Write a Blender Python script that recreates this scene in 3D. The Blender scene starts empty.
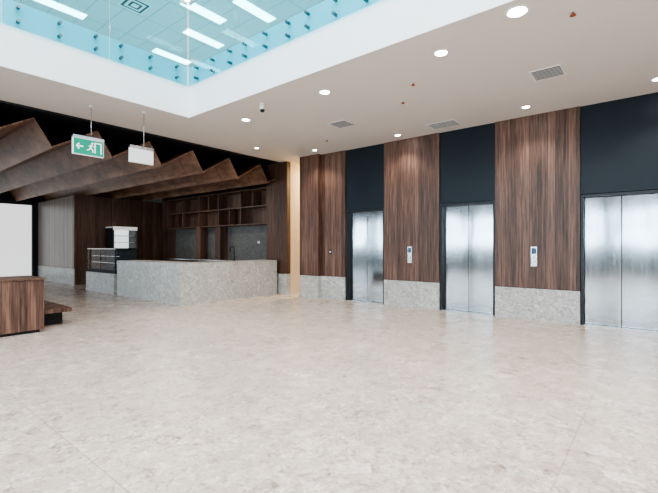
import bpy, bmesh, math, random
from mathutils import Vector, Matrix
random.seed(3)
scene=bpy.context.scene
try:
    scene.view_settings.look='AgX - Medium High Contrast'
except Exception as e: print(e)

# ---------------- material helpers ----------------
def new_mat(name):
    m=bpy.data.materials.new(name); m.use_nodes=True
    nt=m.node_tree; b=nt.nodes['Principled BSDF']
    return m,nt,b
def simple(name,col,rough=0.5,metal=0.0,emit=None,es=0.0,flat=False,spec=None):
    m,nt,b=new_mat(name)
    b.inputs['Base Color'].default_value=(*col,1); b.inputs['Roughness'].default_value=rough
    b.inputs['Metallic'].default_value=metal
    if spec is not None: b.inputs['Specular IOR Level'].default_value=spec
    if emit: 
        b.inputs['Emission Color'].default_value=(*emit,1); b.inputs['Emission Strength'].default_value=es
    if not flat:
        n=nt.nodes.new('ShaderNodeTexNoise'); n.inputs['Scale'].default_value=40
        mp=nt.nodes.new('ShaderNodeMapRange'); mp.inputs['To Min'].default_value=max(0,rough-0.03); mp.inputs['To Max'].default_value=min(1,rough+0.03)
        nt.links.new(n.outputs['Fac'],mp.inputs['Value']); nt.links.new(mp.outputs[0],b.inputs['Roughness'])
    return m
def math_n(nt,op,a,b=None,c=None):
    n=nt.nodes.new('ShaderNodeMath'); n.operation=op
    for i,v in enumerate((a,b,c)):
        if v is None: continue
        if isinstance(v,(int,float)): n.inputs[i].default_value=v
        else: nt.links.new(v,n.inputs[i])
    return n.outputs[0]
def mix_c(nt,f,a,b,mode='MIX'):
    n=nt.nodes.new('ShaderNodeMix'); n.data_type='RGBA'; n.blend_type=mode
    if isinstance(f,(int,float)): n.inputs[0].default_value=f
    else: nt.links.new(f,n.inputs[0])
    for idx,v in ((6,a),(7,b)):
        if isinstance(v,tuple): n.inputs[idx].default_value=(*v,1)
        else: nt.links.new(v,n.inputs[idx])
    return n.outputs[2]
def coords(nt):
    tc=nt.nodes.new('ShaderNodeTexCoord'); s=nt.nodes.new('ShaderNodeSeparateXYZ')
    nt.links.new(tc.outputs['Object'],s.inputs[0]); return tc.outputs['Object'],s.outputs
def comb(nt,x,y,z):
    n=nt.nodes.new('ShaderNodeCombineXYZ')
    for i,v in enumerate((x,y,z)):
        if isinstance(v,(int,float)): n.inputs[i].default_value=v
        else: nt.links.new(v,n.inputs[i])
    return n.outputs[0]
def noise(nt,vec,scale,detail=4,rough=0.6):
    n=nt.nodes.new('ShaderNodeTexNoise'); n.inputs['Scale'].default_value=scale
    n.inputs['Detail'].default_value=detail; n.inputs['Roughness'].default_value=rough
    nt.links.new(vec,n.inputs['Vector']); return n.outputs['Fac']
def ramp(nt,fac,stops):
    r=nt.nodes.new('ShaderNodeValToRGB'); e=r.color_ramp.elements
    while len(e)<len(stops): e.new(0.5)
    for el,(p,c) in zip(e,stops): el.position=p; el.color=(*c,1)
    nt.links.new(fac,r.inputs[0]); return r.outputs[0]

def wood(name,dark,mid,light,plank=0.11,rough=0.45,horizontal=False,seam=None):
    m,nt,b=new_mat(name); o,s=coords(nt)
    if not horizontal:
        u=math_n(nt,'ADD',s[0],s[1]); v=s[2]
    else:
        u=math_n(nt,'ADD',s[1],math_n(nt,'MULTIPLY',s[2],0.5)); v=s[0]
    pid=math_n(nt,'FLOOR',math_n(nt,'DIVIDE',u,plank))
    wn=nt.nodes.new('ShaderNodeTexWhiteNoise'); wn.noise_dimensions='1D'; nt.links.new(pid,wn.inputs['W'])
    vec=comb(nt,math_n(nt,'MULTIPLY',u,28.0),math_n(nt,'ADD',math_n(nt,'MULTIPLY',v,1.1),math_n(nt,'MULTIPLY',wn.outputs[0],9.0)),0.0)
    n1=noise(nt,vec,1.0,6,0.65)
    vec2=comb(nt,math_n(nt,'MULTIPLY',u,120.0),math_n(nt,'MULTIPLY',v,3.0),0.0)
    n2=noise(nt,vec2,1.0,3,0.6)
    f=math_n(nt,'ADD',math_n(nt,'MULTIPLY',n1,0.75),math_n(nt,'MULTIPLY',n2,0.25))
    f=math_n(nt,'ADD',f,math_n(nt,'MULTIPLY',math_n(nt,'SUBTRACT',wn.outputs[0],0.5),0.14))
    c=ramp(nt,f,[(0.36,dark),(0.5,mid),(0.65,light)])
    if seam:
        pp=math_n(nt,'PINGPONG',v if horizontal else u,seam/2)
        c=mix_c(nt,math_n(nt,'LESS_THAN',pp,0.008),c,(0.012,0.008,0.006))
    nt.links.new(c,b.inputs['Base Color'])
    b.inputs['Roughness'].default_value=rough
    bp=nt.nodes.new('ShaderNodeBump'); bp.inputs['Strength'].default_value=0.15; bp.inputs['Distance'].default_value=0.003
    nt.links.new(n2,bp.inputs['Height']); nt.links.new(bp.outputs[0],b.inputs['Normal'])
    return m

def stone(name,base,lo,hi,scale=22,rough=0.4):
    m,nt,b=new_mat(name); o,s=coords(nt)
    v=nt.nodes.new('ShaderNodeTexVoronoi'); v.inputs['Scale'].default_value=scale
    nt.links.new(o,v.inputs['Vector'])
    sep=nt.nodes.new('ShaderNodeSeparateColor'); nt.links.new(v.outputs['Color'],sep.inputs[0])
    c=ramp(nt,sep.outputs[0],[(0.0,lo),(0.25,base),(0.75,base),(1.0,hi)])
    v2=nt.nodes.new('ShaderNodeTexVoronoi'); v2.inputs['Scale'].default_value=scale*2.6; nt.links.new(o,v2.inputs['Vector'])
    sep2=nt.nodes.new('ShaderNodeSeparateColor'); nt.links.new(v2.outputs['Color'],sep2.inputs[0])
    c2=ramp(nt,sep2.outputs[0],[(0.0,lo),(0.4,base),(1.0,hi)])
    c=mix_c(nt,0.55,c,c2)
    f=noise(nt,o,3.5,4)
    c=mix_c(nt,0.2,c,ramp(nt,f,[(0.3,lo),(0.7,hi)]))
    nt.links.new(c,b.inputs['Base Color']); b.inputs['Roughness'].default_value=rough
    return m

def floor_mat():
    m,nt,b=new_mat('terrazzo_floor'); o,s=coords(nt)
    w=noise(nt,o,3.0,3); w2=noise(nt,o,9.0,3)
    off=nt.nodes.new('ShaderNodeVectorMath'); off.operation='ADD'
    cw=comb(nt,math_n(nt,'MULTIPLY',w2,0.10),math_n(nt,'MULTIPLY',w,0.14),0.0)
    nt.links.new(o,off.inputs[0]); nt.links.new(cw,off.inputs[1])
    def vor(sc):
        v=nt.nodes.new('ShaderNodeTexVoronoi'); v.inputs['Scale'].default_value=sc
        nt.links.new(off.outputs[0],v.inputs['Vector'])
        sp=nt.nodes.new('ShaderNodeSeparateColor'); nt.links.new(v.outputs['Color'],sp.inputs[0]); return sp.outputs
    a=vor(8.0); c_=vor(18.0); d_=vor(46.0)
    base=(0.545,0.45,0.385); dk=(0.17,0.13,0.105); md=(0.37,0.29,0.24); lt=(0.88,0.80,0.73)
    c=ramp(nt,a[0],[(0.0,dk),(0.06,md),(0.18,base),(0.85,base),(0.92,(0.68,0.59,0.52)),(1.0,lt)])
    c2=ramp(nt,c_[1],[(0.0,dk),(0.15,md),(0.27,base),(0.76,base),(1.0,lt)])
    c3=ramp(nt,d_[1],[(0.0,dk),(0.25,base),(0.75,base),(1.0,lt)])
    c=mix_c(nt,0.5,c,c2); c=mix_c(nt,0.45,c,c3)
    ix=math_n(nt,'FLOOR',math_n(nt,'DIVIDE',math_n(nt,'ADD',s[0],0.474),0.9))
    iy=math_n(nt,'FLOOR',math_n(nt,'DIVIDE',math_n(nt,'ADD',s[1],-1.066),0.9))
    wn=nt.nodes.new('ShaderNodeTexWhiteNoise'); wn.noise_dimensions='2D'
    nt.links.new(comb(nt,ix,iy,0.0),wn.inputs['Vector'])
    tone=math_n(nt,'ADD',0.95,math_n(nt,'MULTIPLY',wn.outputs[0],0.09))
    c=mix_c(nt,1.0,c,comb(nt,tone,tone,tone),'MULTIPLY')
    big=noise(nt,o,1.3,5,0.7)
    c=mix_c(nt,ramp(nt,big,[(0.42,(0,0,0)),(0.7,(0.45,0.45,0.45))]),c,(0.43,0.345,0.285))
    px=math_n(nt,'PINGPONG',math_n(nt,'ADD',s[0],0.474),1.8)
    py=math_n(nt,'PINGPONG',math_n(nt,'ADD',s[1],-1.066),1.8)
    j=math_n(nt,'MAXIMUM',math_n(nt,'LESS_THAN',px,0.005),math_n(nt,'LESS_THAN',py,0.005))
    fx=math_n(nt,'PINGPONG',math_n(nt,'ADD',s[0],0.474),0.45)
    fy=math_n(nt,'PINGPONG',math_n(nt,'ADD',s[1],-1.066),0.45)
    j2=math_n(nt,'MAXIMUM',math_n(nt,'LESS_THAN',fx,0.002),math_n(nt,'LESS_THAN',fy,0.002))
    c=mix_c(nt,math_n(nt,'MULTIPLY',j2,0.22),c,(0.30,0.23,0.18))
    c=mix_c(nt,math_n(nt,'MULTIPLY',j,0.5),c,(0.27,0.21,0.16))
    nt.links.new(c,b.inputs['Base Color'])
    r=math_n(nt,'ADD',0.15,math_n(nt,'MULTIPLY',noise(nt,o,2.0,4),0.25))
    nt.links.new(r,b.inputs['Roughness'])
    return m

def brushed():
    m,nt,b=new_mat('brushed_steel'); o,s=coords(nt)
    vec=comb(nt,math_n(nt,'MULTIPLY',math_n(nt,'ADD',s[0],s[1]),180.0),math_n(nt,'MULTIPLY',s[2],1.5),0.0)
    n=noise(nt,vec,1.0,3)
    nt.links.new(ramp(nt,n,[(0.3,(0.37,0.385,0.40)),(0.7,(0.50,0.515,0.53))]),b.inputs['Base Color'])
    b.inputs['Metallic'].default_value=1.0
    nt.links.new(math_n(nt,'ADD',0.05,math_n(nt,'MULTIPLY',n,0.12)),b.inputs['Roughness'])
    wv=noise(nt,comb(nt,math_n(nt,'MULTIPLY',s[0],2.4),0.0,math_n(nt,'MULTIPLY',s[2],0.8)),1.0,1)
    bp=nt.nodes.new('ShaderNodeBump'); bp.inputs['Strength'].default_value=0.3; bp.inputs['Distance'].default_value=0.02
    nt.links.new(wv,bp.inputs['Height']); nt.links.new(bp.outputs[0],b.inputs['Normal'])
    return m
def glass_tint(name,col,rough=0.02,ior=1.35):
    m=bpy.data.materials.new(name); m.use_nodes=True; nt=m.node_tree
    for n in list(nt.nodes): nt.nodes.remove(n)
    out=nt.nodes.new('ShaderNodeOutputMaterial'); t=nt.nodes.new('ShaderNodeBsdfTransparent'); g=nt.nodes.new('ShaderNodeBsdfGlossy')
    t.inputs[0].default_value=(*col,1); g.inputs['Roughness'].default_value=rough
    f=nt.nodes.new('ShaderNodeFresnel'); f.inputs[0].default_value=ior
    ge=nt.nodes.new('ShaderNodeNewGeometry')
    fac=math_n(nt,'MULTIPLY',f.outputs[0],math_n(nt,'SUBTRACT',1.0,ge.outputs['Backfacing']))
    mx=nt.nodes.new('ShaderNodeMixShader'); nt.links.new(fac,mx.inputs[0])
    nt.links.new(t.outputs[0],mx.inputs[1]); nt.links.new(g.outputs[0],mx.inputs[2]); nt.links.new(mx.outputs[0],out.inputs[0])
    return m
def tile_ceiling():
    m,nt,b=new_mat('tile_ceiling'); o,s=coords(nt)
    j=math_n(nt,'MAXIMUM',math_n(nt,'LESS_THAN',math_n(nt,'PINGPONG',s[0],0.6),0.012),math_n(nt,'LESS_THAN',math_n(nt,'PINGPONG',s[1],0.3),0.012))
    nt.links.new(mix_c(nt,j,(0.58,0.60,0.60),(0.38,0.39,0.40)),b.inputs['Base Color']); b.inputs['Roughness'].default_value=0.9
    return m

M={}
M['wood']=wood('walnut_veneer',(0.036,0.018,0.013),(0.110,0.056,0.039),(0.225,0.124,0.087))
M['wood_cafe']=wood('walnut_cafe',(0.045,0.023,0.016),(0.10,0.052,0.035),(0.175,0.096,0.066),plank=0.15,seam=1.2)
M['wood_grey']=wood('walnut_grey',(0.12,0.09,0.075),(0.19,0.15,0.125),(0.27,0.22,0.185),plank=0.15,seam=1.0,rough=0.35)
M['wood_fin']=wood('walnut_fin',(0.075,0.035,0.021),(0.185,0.095,0.058),(0.30,0.17,0.108),plank=0.2,horizontal=True,seam=1.2,rough=0.45)
M['stone']=stone('grey_terrazzo',(0.43,0.42,0.40),(0.22,0.215,0.205),(0.74,0.73,0.70),16)
M['floor']=floor_mat()
M['white']=simple('white_plaster',(0.64,0.61,0.585),0.9)
M['fascia']=simple('fascia_white',(0.76,0.81,0.83),0.7)
M['slab']=simple('slab_edge_white',(0.66,0.76,0.79),0.6)
M['black']=simple('matte_black',(0.012,0.013,0.016),0.7)
M['colblack']=simple('reflection_column',(0.05,0.05,0.055),0.7)  # kept dark to give dark streaks in the steel door reflections
M['blackglass']=simple('black_painted_panel',(0.012,0.018,0.026),0.4,flat=True,spec=0.25)
M['steel']=brushed()
M['frame']=simple('dark_frame',(0.03,0.032,0.036),0.4,0.6)
M['chrome']=simple('satin_metal',(0.6,0.6,0.6),0.25,1.0)
M['fixing']=simple('fixing_metal',(0.16,0.19,0.20),0.35,1.0)
M['glass']=glass_tint('balustrade_glass',(0.58,0.875,0.92),ior=1.2)
M['clear']=glass_tint('clear_glass',(0.95,0.98,0.98),ior=1.2)
M['tile']=tile_ceiling()
M['panel_light']=simple('led_panel',(0.9,0.9,0.9),0.5,0,(1,1,1),7.0)
M['lamp']=simple('downlight_lens',(1,1,1),0.5,0,(1.0,0.95,0.86),50.0)
M['trimwhite']=simple('white_trim',(0.75,0.75,0.74),0.5)
M['ventdark']=simple('vent_dark',(0.08,0.08,0.08),0.7)
M['green']=simple('exit_green',(0.0,0.20,0.13),0.4,0,(0.0,0.42,0.26),0.4)
M['signwhite']=simple('sign_white',(0.85,0.87,0.87),0.4,0,(1,1,1),0.35)
M['cream']=simple('cream_wall',(0.80,0.68,0.50),0.8)
M['splash']=stone('splashback_stone',(0.12,0.115,0.11),(0.07,0.068,0.065),(0.18,0.175,0.17),10,0.35)
M['fridge']=simple('fridge_interior',(0.85,0.87,0.88),0.5,0,(0.95,0.98,1.0),0.9)
M['upper']=simple('office_wall',(0.62,0.63,0.63),0.8)
M['copper']=simple('sprinkler_red',(0.35,0.10,0.05),0.4,0.3)
M['screen']=simple('lcd_screen',(0.01,0.012,0.02),0.15,0,(0.05,0.2,0.5),0.3)
M['blind']=simple('blind_daylight_glow',(0.86,0.86,0.85),0.8,0,(1,1,1),0.9)  # emission stands in for daylight coming through the blind
M['pave']=simple('reflection_ground_dark',(0.20,0.20,0.19),0.9)  # dark so the lower door reflections fall off

# ---------------- mesh builder ----------------
class MB:
    def __init__(s,name): s.name=name; s.bm=bmesh.new(); s.mats=[]
    def mi(s,m):
        if m not in s.mats: s.mats.append(m)
        return s.mats.index(m)
    def box(s,x0,x1,y0,y1,z0,z1,m,bev=0.0):
        i=s.mi(m)
        t=bmesh.new()
        r=bmesh.ops.create_cube(t,size=1)
        for v in t.verts: v.co=Vector(((x0+x1)/2+v.co.x*(x1-x0),(y0+y1)/2+v.co.y*(y1-y0),(z0+z1)/2+v.co.z*(z1-z0)))
        if bev>0: bmesh.ops.bevel(t,geom=t.edges[:],offset=bev,segments=2,affect='EDGES',profile=0.5)
        s.merge(t,i); return s
    def merge(s,t,i,smooth=False):
        for f in t.faces: f.material_index=i; f.smooth=smooth
        me=bpy.data.meshes.new('t'); t.to_mesh(me); t.free(); s.bm.from_mesh(me); bpy.data.meshes.remove(me)
    def cyl(s,p,r,h,m,axis='z',seg=24,r2=None):
        t=bmesh.new(); bmesh.ops.create_cone(t,cap_ends=True,segments=seg,radius1=r,radius2=r if r2 is None else r2,depth=h)
        R=Matrix() if axis=='z' else (Matrix.Rotation(math.pi/2,4,'Y') if axis=='x' else Matrix.Rotation(math.pi/2,4,'X'))
        bmesh.ops.transform(t,matrix=Matrix.Translation(p)@R,verts=t.verts[:]); s.merge(t,s.mi(m)); return s
    def obox(s,c,sz,rot,m):
        t=bmesh.new(); bmesh.ops.create_cube(t,size=1)
        bmesh.ops.transform(t,matrix=Matrix.Translation(c)@rot@Matrix.Diagonal((*sz,1)),verts=t.verts[:]); s.merge(t,s.mi(m)); return s
    def tube(s,pts,r,m,seg=10):
        pts=[Vector(p) for p in pts]; t=bmesh.new(); rings=[]
        for k,p in enumerate(pts):
            d=(pts[min(k+1,len(pts)-1)]-pts[max(k-1,0)]).normalized()
            a=d.orthogonal().normalized() if k==0 else (pa-d*pa.dot(d)).normalized()
            pa=a; b=d.cross(a)
            rings.append([t.verts.new(p+a*r*math.cos(2*math.pi*q/seg)+b*r*math.sin(2*math.pi*q/seg)) for q in range(seg)])
        for k in range(len(rings)-1):
            for q in range(seg): t.faces.new((rings[k][q],rings[k][(q+1)%seg],rings[k+1][(q+1)%seg],rings[k+1][q]))
        t.faces.new(rings[0][::-1]); t.faces.new(rings[-1]); s.merge(t,s.mi(m),True); return s
    def done(s):
        bmesh.ops.recalc_face_normals(s.bm,faces=s.bm.faces[:])
        me=bpy.data.meshes.new(s.name); s.bm.to_mesh(me); s.bm.free()
        for m in s.mats: me.materials.append(M[m])
        o=bpy.data.objects.new(s.name,me); scene.collection.objects.link(o); return o

XL,XR=-20.6,8.0; YF,YB=-7.0,8.9; ZC=3.9
# ---------------- shell ----------------
MB('floor').box(XL-0.2,XR+0.2,YF-0.2,13.0,-0.2,0,'floor').done()
MB('reflection_ground').box(-40,30,-60,YF-0.2,-0.25,-0.05,'pave').done()  # unseen ground, added to darken the lower part of the door reflections
YW=8.4
# elevator wall
bays=[(-6.30,-5.125),(-3.72,-2.535),(-1.073,0.112),(1.52,2.70)]
edges=[-7.1]+[e for b in bays for e in b]+[XR]
for i in range(0,len(edges),2):
    w=MB('wall_back')
    a,b=edges[i],edges[i+1]
    w.box(a,b,YW,YB,0.61,ZC,'wood'); w.box(a,b,YW,YB,0,0.60,'stone'); w.box(a+0.01,b-0.01,YW+0.01,YB,0.60,0.61,'black')
    w.done()
w=MB('wall_back')
w.box(-7.78,-7.1,YW-0.14,YB,0.61,ZC,'wood').box(-7.78,-7.1,YW-0.14,YB,0,0.60,'stone').box(-7.77,-7.11,YW-0.13,YB,0.6,0.61,'black').done()
for a,b in bays:
    MB('wall_back').box(a,b,YW+0.035,YB,2.33,ZC,'blackglass').done()
    MB('wall_back').box(a,b,8.72,YB,0,2.33,'black').done()
    d=MB('elevator_door')
    c=(a+b)/2; y=8.56
    d.box(a+0.003,a+0.05,YW+0.03,8.70,0.001,2.32,'frame',0.004).box(b-0.05,b-0.003,YW+0.03,8.70,0.001,2.32,'frame',0.004)
    d.box(a+0.05,b-0.05,YW+0.03,8.70,2.28,2.32,'frame')
    d.box(a+0.052,c-0.004,y,y+0.04,0.015,2.275,'steel',0.004).box(c+0.004,b-0.052,y,y+0.04,0.015,2.275,'steel',0.004)
    d.box(a+0.05,b-0.05,YW+0.04,8.66,0.001,0.012,'chrome')
    d.box(a+0.05,b-0.05,8.62,8.66,0.012,2.28,'black')
    d.done()
for cx in (-4.43,-1.82):
    p=MB('elevator_call_panel')
    p.box(cx-0.055,cx+0.055,YW-0.014,YW,1.02,1.40,'chrome',0.004)
    p.box(cx-0.04,cx+0.04,YW-0.017,YW-0.013,1.26,1.37,'screen')
    p.cyl((cx,YW-0.018,1.19),0.02,0.012,'trimwhite','y').cyl((cx,YW-0.018,1.11),0.02,0.012,'trimwhite','y')
    p.done()
MB('wall_switch_plate').box(-6.82,-6.74,YW-0.01,YW,1.2,1.32,'black',0.003).box(-6.80,-6.76,YW-0.014,YW-0.01,1.23,1.29,'chrome').done()

# corridor
MB('wall_corridor_left').box(-8.9,-8.42,8.55,12.8,0,ZC,'cream').done()
MB('wall_corridor_right').box(-7.78,-7.6,8.9,12.8,0,ZC,'cream').done()
MB('wall_corridor_end').box(-8.9,-7.6,12.8,13.0,0,ZC,'cream').done()
MB('wall_cafe_pier').box(-9.3,-8.42,8.4,8.55,0.6,ZC,'wood_cafe').box(-9.3,-8.42,8.4,8.55,0,0.59,'stone').done()
# cafe walls
w=MB('wall_cafe_back'); w.box(-16.43,-8.9,8.9,9.1,0,ZC+0.05,'wood_cafe').box(-15.3,-9.4,8.87,8.9,0.945,2.095,'splash').done()
w=MB('wall_cafe_side'); w.box(-16.73,-16.43,5.56,8.9,0,3.27,'wood_cafe').done()
w=MB('wall_lobby_left'); w.box(XL,-16.73,5.56,5.8,0.6,3.27,'wood_grey').box(XL,-16.73,5.56,5.8,0,0.59,'stone')
w.box(-16.73,-16.43,5.52,5.56,0.6,3.27,'wood_grey').box(-16.73,-16.43,5.52,5.56,0,0.59,'stone').done()
# west wall with glazing
w=MB('wall_left'); w.box(XL-0.2,XL,YF,13,3.27,ZC+0.6,'black').box(XL-0.2,XL,5.4,13,0,3.27,'black').box(XL-0.2,XL,YF,YF+0.3,0,3.27,'black').done()
g=MB('window_1')
for yy in [5.4-2.6*k for k in range(5)]:
    g.box(XL-0.1,XL+0.02,yy-0.05,yy,0,3.27,'frame')
g.box(XL-0.1,XL+0.02,YF+0.3,5.4,0,0.12,'frame').box(XL-0.1,XL+0.02,YF+0.3,5.4,3.15,3.27,'frame')
g.box(XL-0.14,XL-0.12,YF+0.3,5.4,0.1,3.2,'blind').done()
MB('wall_right').box(XR,XR+0.2,YF,YB,0,9.5,'white').done()
# front facade (behind camera): glazed, two storeys, unseen spandrel and dark columns added for door reflections
w=MB('wall_front'); w.box(XL,XR,YF-0.3,YF-0.16,3.3,4.9,'white')
for k in range(13): 
    cx=XL+0.3+k*2.3; w.box(cx-0.3,cx+0.3,YF-0.5,YF-0.16,0,8,'colblack')
w.done()
g=MB('window_2')
for k in range(0,20):
    xx=XL+k*1.505; g.box(xx,xx+0.07,YF-0.15,YF,0,8.0,'frame')
for zz in (0,1.1,2.4,3.2,4.9,6.2,7.9): g.box(XL,XR,YF-0.14,YF-0.02,zz,zz+0.1,'frame')
g.box(XL,XR,YF-0.09,YF-0.08,0.05,7.95,'clear').done()

# ceilings
VX,VY=-7.07,4.38
c=MB('ceiling')
c.box(-8.70,VX,YF,YB,ZC,4.5,'white').box(VX,XR,VY,YB,ZC,4.5,'white').box(-8.9,-7.6,YB,12.8,ZC,4.5,'white').done()
c=MB('trim_1')
c.box(VX,VX+0.015,YF,VY,ZC,4.5,'fascia').box(VX,XR,VY-0.015,VY,ZC,4.5,'fascia').done()
MB('ceiling_cafe').box(XL,-8.70,YF,9.1,ZC+0.03,4.5,'black').box(-8.73,-8.70,YF,8.9,ZC-0.03,ZC+0.03,'black').done()
s=MB('floor_upper'); s.box(XL,VX-0.04,YF,14,4.5,4.9,'slab').box(VX-0.04,XR,VY+0.04,14,4.5,4.9,'slab').done()
c=MB('ceiling_upper'); ZU=7.6
c.box(XL,VX+0.3,YF,14,ZU,ZU+0.3,'tile').box(VX+0.3,XR,VY-0.3,14,ZU,ZU+0.3,'tile').done()
MB('wall_upper_back').box(XL,XR,14,14.2,4.9,ZU,'upper').done()
MB('wall_upper_left').box(XL-0.2,XL,YF,14,4.9,ZU,'upper').done()
for (lx,ly) in [(-12.0,3.7),(-9.6,4.3),(-12.3,7.0),(-10.5,7.0),(-9.3,6.2),(-8.2,7.0),(-9.3,8.6),(-12.1,9.1),(-14.5,5.2),(-14.5,8.4),(-6.9,8.8),(-10.5,10.6),(-7.4,10.8),(-14.5,1.5),(-12.0,0.6),(-9.6,1.0),(-4.8,6.4),(-4.8,9.0),(-2.4,6.4)]:
    o=MB('ceiling_light_panel').box(lx-0.15,lx+0.15,ly-0.6,ly+0.6,ZU-0.02,ZU,'panel_light').done()
    l=bpy.data.lights.new('panel_beam','AREA'); l.shape='RECTANGLE'; l.size=0.28; l.size_y=1.15; l.energy=30; l.color=(0.96,1,1)
    lo=bpy.data.objects.new('panel_beam',l); lo.location=(lx,ly,ZU-0.03); scene.collection.objects.link(lo); lo.parent=o
for (lx,ly) in [(-10.4,4.9),(-11.4,8.2),(-8.0,9.7)]:
    v=MB('ceiling_air_diffuser'); v.box(lx-0.3,lx+0.3,ly-0.3,ly+0.3,ZU-0.012,ZU,'trimwhite')
    for q in range(4):
        r=0.26-q*0.06; v.box(lx-r,lx+r,ly-r,ly+r,ZU-0.016-q*0.003,ZU-0.012-q*0.003,'ventdark' if q%2==0 else 'trimwhite')
    v.done()
for (cx,cy) in [(-15.5,6.5),(-10.0,12.2)]:
    MB('office_column').box(cx-0.25,cx+0.25,cy-0.25,cy+0.25,4.9,ZU,'upper',0.01).done()

# glass balustrade (two runs)
gz0,gz1=4.49,6.05
L=1.42
g=MB('glass_balustrade')
y=VY-0.07
while y>YF+0.3:
    y2=max(y-L,YF+0.05)
    g.box(VX+0.035,VX+0.05,y2+0.008,y-0.008,gz0,gz1,'glass')
    for fy in (0.14,0.5,0.86):
        for zz in (4.60,4.80):
            g.cyl((VX+0.02,y2+(y-y2)*fy,zz),0.024,0.08,'fixing','x',12)
    y=y2
g.box(VX+0.02,VX+0.065,YF+0.05,VY-0.07,gz1,gz1+0.04,'chrome').done()
g=MB('glass_balustrade')
x=VX+0.07
while x<XR-0.3:
    x2=min(x+L,XR-0.05)
    g.box(x+0.008,x2-0.008,VY-0.05,VY-0.035,gz0,gz1,'glass')
    for fx in (0.14,0.5,0.86):
        for zz in (4.60,4.80):
            g.cyl((x+(x2-x)*fx,VY-0.02,zz),0.024,0.08,'fixing','y',12)
    x=x2
g.box(VX+0.07,XR-0.05,VY-0.065,VY-0.02,gz1,gz1+0.04,'chrome').done()

# ---------------- timber folded ceiling ----------------
prof=[]
for k in range(-8,6):
    yt=2.62+1.09*k
    prof.append((yt-0.29,3.74)); prof.append((yt,3.26))
prof.append((8.38,3.42))
b=MB('folded_timber_ceiling'); t=bmesh.new()
x0,x1=XL+0.05,-8.88; th=0.035
rows=[]
for (yy,zz) in prof:
    rows.append([t.verts.new((x1,yy,zz)),t.verts.new((x0,yy,zz)),t.verts.new((x0,yy,zz+th)),t.verts.new((x1,yy,zz+th))])
for i in range(len(rows)-1):
    A,B=rows[i],rows[i+1]
    for q in range(4): t.faces.new((A[q],A[(q+1)%4],B[(q+1)%4],B[q]))
t.faces.new(rows[0]); t.faces.new(rows[-1][::-1])
b.merge(t,b.mi('wood_fin')); b.done()

# ---------------- cafe counter ----------------
c=MB('cafe_counter')
c.box(-12.05,-8.72,5.16,5.86,0,1.0,'stone').box(-9.42,-8.72,5.86,8.28,0,1.0,'stone')
c.box(-12.05,-9.42,5.86,5.90,0.0,0.98,'wood_cafe')
c.box(-12.25,-9.6,5.95,6.1,0.9,0.93,'chrome')
c.done()
d=MB('food_display_case')
d.box(-14.3,-12.27,5.16,5.86,0,0.60,'stone')
d.box(-14.3,-12.27,5.20,5.86,0.60,0.70,'black').box(-14.3,-12.27,5.30,5.86,1.32,1.35,'frame')
d.box(-14.3,-12.27,5.82,5.86,0.70,1.32,'black')
for xx in (-14.3,-13.3,-12.29): d.box(xx,xx+0.02,5.20,5.22,0.70,1.32,'frame')
d.box(-14.3,-12.27,5.20,5.22,1.32,1.34,'chrome')
for zz in (0.9,1.1): d.box(-14.25,-12.32,5.35,5.80,zz,zz+0.01,'clear').box(-14.25,-12.32,5.345,5.355,zz-0.002,zz+0.012,'chrome')
d.box(-14.26,-12.31,5.205,5.215,0.70,1.32,'clear').box(-12.29,-12.28,5.24,5.82,0.70,1.32,'clear')
d.done()
b=MB('kitchen_back_bench'); b.box(-15.2,-9.45,8.34,8.86,0,0.9,'wood_cafe').box(-15.2,-9.45,8.32,8.86,0.9,0.94,'chrome').done()
s=MB('wall_shelf_unit')
xs=[-15.3,-14.2,-13.1,-11.9,-10.7,-9.42]
zb,zt=2.1,3.25; y0,y1=8.5,8.87
s.box(-15.3,-9.38,y1-0.02,y1,zb,zt,'wood_cafe')
for xx in xs: s.box(xx,xx+0.04,y0,y1-0.02,zb,zt,'wood_cafe')
for zz in (zb,2.66,zt-0.04): s.box(-15.3,-9.38,y0+0.001,y1-0.02,zz,zz+0.04,'wood_cafe')
for xx,za,zc in ((-12.5,2.7,3.21),(-11.3,2.14,2.66),(-10.1,2.7,3.21),(-14.7,2.14,2.66)): s.box(xx,xx+0.03,y0+0.01,y1-0.02,za,zc,'wood_cafe')
for xx in (-13.1,-11.9): s.box(xx-0.25,xx+0.04,y0+0.05,y1-0.01,0.95,zb,'wood_cafe')
s.done()
f=MB('drinks_fridge')
fy0,fy1=6.6,7.5
f.box(-16.4,-15.75,fy0,fy0+0.05,0,2.15,'frame').box(-16.4,-15.75,fy1-0.05,fy1,0,2.15,'frame').box(-16.4,-15.75,fy0,fy1,2.10,2.15,'signwhite')
f.box(-15.75,-15.73,fy0,fy1,2.02,2.15,'signwhite').box(-15.75,-15.73,fy0,fy0+0.04,0.25,2.02,'chrome').box(-15.75,-15.73,fy1-0.04,fy1,0.25,2.02,'chrome')
f.box(-16.4,-15.75,fy0,fy1,0,0.25,'frame').box(-16.4,-16.36,fy0+0.05,fy1-0.05,0.25,2.1,'fridge')
for zz in (0.6,0.95,1.3,1.55,1.8): f.box(-16.34,-15.85,fy0+0.05,fy1-0.05,zz,zz+0.02,'trimwhite')
f.box(-15.78,-15.76,fy0+0.05,fy1-0.05,0.25,2.05,'clear')
f.done()
t=MB('kitchen_tap')
tx,ty=-9.2,7.1
pts=[(tx,ty,1.0),(tx,ty,1.32)]+[(tx-0.09+0.09*math.cos(a),ty,1.32+0.09*math.sin(a)) for a in [math.pi*k/8 for k in range(1,9)]]+[(tx-0.18,ty,1.24)]
t.tube(pts,0.014,'black').cyl((tx,ty,1.01),0.03,0.02,'black').tube([(tx,ty+0.02,1.08),(tx,ty+0.09,1.11)],0.008,'black').done()
for xx in (-10.2,-9.75):
    MB('power_outlet').box(xx-0.06,xx+0.06,8.86,8.87,1.5,1.58,'trimwhite',0.003).done()

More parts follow.
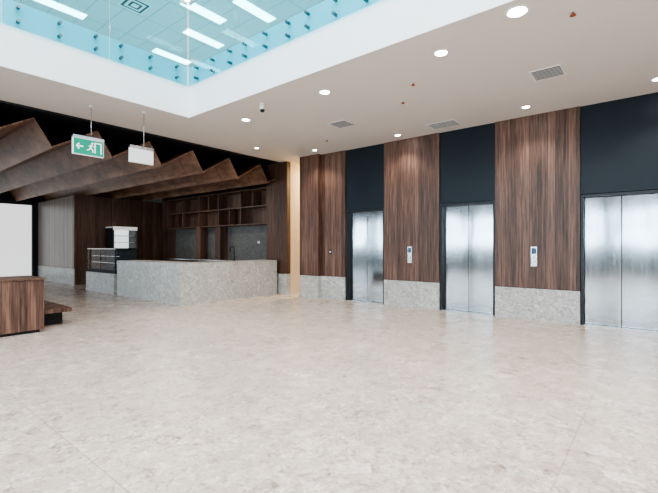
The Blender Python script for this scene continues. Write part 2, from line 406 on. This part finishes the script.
# ---------------- reception desk + bench ----------------
d=MB('reception_desk')
d.box(-8.6,-7.8,-1.5,2.19,0.05,0.88,'wood').box(-8.55,-7.85,-1.45,2.14,0,0.05,'black')
for yy in (1.2,0.2,-0.8): d.box(-7.8,-7.797,yy,yy+0.006,0.05,0.88,'black')
d.box(-8.62,-7.78,-1.52,2.2,0.86,0.89,'wood_cafe',0.003)
d.done()
d=MB('low_timber_bench')
d.box(-9.6,-8.14,2.22,2.72,0.24,0.31,'wood',0.004).box(-9.5,-8.4,2.3,2.64,0,0.24,'black').done()

# ---------------- signs ----------------
def exit_sign(name,cx,cy,z0,z1,wd,green):
    s=MB(name)
    s.box(cx-0.03,cx+0.03,cy-wd/2,cy+wd/2,z0,z1,'signwhite' if green else 'trimwhite',0.008)
    s.box(cx-0.035,cx+0.035,cy-wd/2,cy+wd/2,z1-0.03,z1+0.02,'chrome')
    s.tube([(cx,cy+0.05,z1),(cx,cy+0.05,ZC)],0.007,'chrome',8)
    s.cyl((cx,cy+0.05,ZC-0.015),0.04,0.03,'trimwhite')
    f=cx+0.031
    if green:
        s.box(f-0.002,f+0.002,cy-wd/2+0.01,cy+wd/2-0.01,z0+0.01,z1-0.035,'green')
        zc=(z0+z1)/2-0.01
        def bar(ya,za,yb,zb,t):
            dy,dz=yb-ya,zb-za; ln=math.hypot(dy,dz)
            s.obox(Vector((f+0.004,(ya+yb)/2,(za+zb)/2)),(0.004,ln,t),Matrix.Rotation(math.atan2(dz,dy),4,'X'),'signwhite')
        bar(cy+0.10,zc-0.09,cy+0.10,zc+0.09,0.02); bar(cy+0.20,zc-0.09,cy+0.20,zc+0.09,0.02); bar(cy+0.09,zc+0.09,cy+0.21,zc+0.09,0.02)
        m=cy+0.03
        s.cyl((f+0.004,m+0.025,zc+0.075),0.018,0.004,'signwhite','x',14)
        bar(m+0.01,zc+0.05,m-0.005,zc-0.005,0.028); bar(m-0.005,zc-0.005,m+0.035,zc-0.04,0.018); bar(m+0.035,zc-0.04,m+0.03,zc-0.085,0.015)
        bar(m-0.005,zc-0.005,m-0.03,zc-0.045,0.018); bar(m-0.03,zc-0.045,m-0.065,zc-0.05,0.015); bar(m+0.01,zc+0.045,m+0.05,zc+0.02,0.013); bar(m+0.01,zc+0.045,m-0.035,zc+0.02,0.013)
        a=cy-0.14
        bar(a-0.05,zc,a+0.05,zc,0.025); bar(a-0.055,zc,a-0.015,zc+0.05,0.022); bar(a-0.055,zc,a-0.015,zc-0.05,0.022)
    s.done()
exit_sign('exit_sign',-7.8,2.85,3.0,3.31,0.50,True)
exit_sign('hanging_sign',-7.4,3.6,2.93,3.22,0.44,False)

# ---------------- ceiling fittings ----------------
def downlight(x,y,r=0.07,power=75):
    d=MB('recessed_downlight'); 
    t=bmesh.new(); seg=28
    rings=[(r*1.25,ZC),(r*1.2,ZC-0.008),(r,ZC-0.008),(r*0.92,ZC-0.001)]
    vs=[[t.verts.new((x+rr*math.cos(2*math.pi*k/seg),y+rr*math.sin(2*math.pi*k/seg),zz)) for k in range(seg)] for rr,zz in rings]
    for a in range(3):
        for k in range(seg): t.faces.new((vs[a][k],vs[a][(k+1)%seg],vs[a+1][(k+1)%seg],vs[a+1][k]))
    d.merge(t,d.mi('trimwhite')); d.cyl((x,y,ZC-0.003),r*0.92,0.004,'lamp'); o=d.done()
    l=bpy.data.lights.new('downlight_beam','SPOT'); l.energy=power; l.spot_size=math.radians(110); l.spot_blend=0.6; l.color=(1,0.92,0.8); l.shadow_soft_size=0.05
    lo=bpy.data.objects.new('downlight_beam',l); lo.location=(x,y,ZC-0.03); scene.collection.objects.link(lo); lo.parent=o
for (x,y,r) in [(-1.16,4.6,0.10),(-2.17,4.96,0.08),(-4.18,5.03,0.08),(-6.3,5.15,0.075),(-1.83,7.84,0.065),(-4.52,8.0,0.065),(0.0,7.77,0.065),(-6.9,7.9,0.05),(0.9,4.9,0.075),(3,7.8,0.06),(-7.9,6.8,0.05)]:
    downlight(x,y,r)
def vent(x,y,wx,wy):
    v=MB('ceiling_air_vent'); v.box(x-wx/2,x+wx/2,y-wy/2,y+wy/2,ZC-0.01,ZC,'trimwhite',0.002)
    v.box(x-wx/2+0.03,x+wx/2-0.03,y-wy/2+0.03,y+wy/2-0.03,ZC-0.012,ZC-0.009,'ventdark')
    n=int((wy-0.06)/0.045)
    for k in range(n):
        yy=y-wy/2+0.05+k*0.045
        v.obox(Vector((x,yy,ZC-0.017)),(wx-0.06,0.022,0.004),Matrix.Rotation(0.5,4,'X'),'trimwhite')
    v.done()
vent(-1.23,6.5,0.42,0.42); vent(-3.4,7.9,0.6,0.42); vent(-5.0,6.56,0.42,0.42)
for (x,y) in [(-0.70,4.98),(-3.4,6.2),(-6.0,7.3),(-2.9,5.6)]:
    s=MB('fire_sprinkler'); s.cyl((x,y,ZC-0.004),0.035,0.008,'trimwhite').cyl((x,y,ZC-0.02),0.012,0.03,'copper').cyl((x,y,ZC-0.038),0.03,0.006,'copper').done()
s=MB('security_camera'); s.cyl((-5.37,4.75,ZC-0.02),0.05,0.04,'trimwhite').cyl((-5.37,4.75,ZC-0.07),0.045,0.07,'trimwhite',r2=0.055)
t=bmesh.new(); bmesh.ops.create_uvsphere(t,u_segments=16,v_segments=10,radius=0.043); bmesh.ops.translate(t,vec=(-5.37,4.75,ZC-0.11),verts=t.verts[:]); s.merge(t,s.mi('black'),True); s.done()

# ---------------- lights ----------------
def area(name,loc,rot,sx,sy,p,col=(1,1,1)):
    l=bpy.data.lights.new(name,'AREA'); l.shape='RECTANGLE'; l.size=sx; l.size_y=sy; l.energy=p; l.color=col
    o=bpy.data.objects.new(name,l); o.location=loc; o.rotation_euler=rot; scene.collection.objects.link(o); return o
area('skylight_daylight',(0.5,-1.3,9.4),(0,0,0),14,10.5,2350,(0.96,0.985,1.0))
area('facade_daylight',(-6,YF-0.9,2.3),(math.radians(90),0,0),27,1.8,2000,(0.68,0.85,1.0))  # unseen area light, low band shaped for the bright strip in the doors
area('facade_daylight',(-6,YF-0.9,6.4),(math.radians(90),0,0),27,2.8,1800,(0.88,0.94,1.0))
area('corridor_lamp',(-8.1,10.6,ZC-0.05),(0,0,0),0.4,2.5,170,(1,0.85,0.6))
area('cafe_fill_light',(-12.5,6.9,3.2),(0,0,0),3,0.3,45,(1,0.9,0.75))  # added fill to brighten the cafe, no fitting modelled
w=bpy.data.worlds.new('World'); scene.world=w; w.use_nodes=True
bg=w.node_tree.nodes['Background']; bg.inputs[0].default_value=(0.86,0.93,1.0,1); bg.inputs[1].default_value=1.6

cam=bpy.data.cameras.new('camera'); cam.lens=36*404/658; cam.sensor_width=36; cam.clip_end=200
co=bpy.data.objects.new('camera',cam); co.location=(0,0,1.4); co.rotation_euler=(math.radians(90),0,math.radians(39.13))
scene.collection.objects.link(co); scene.camera=co
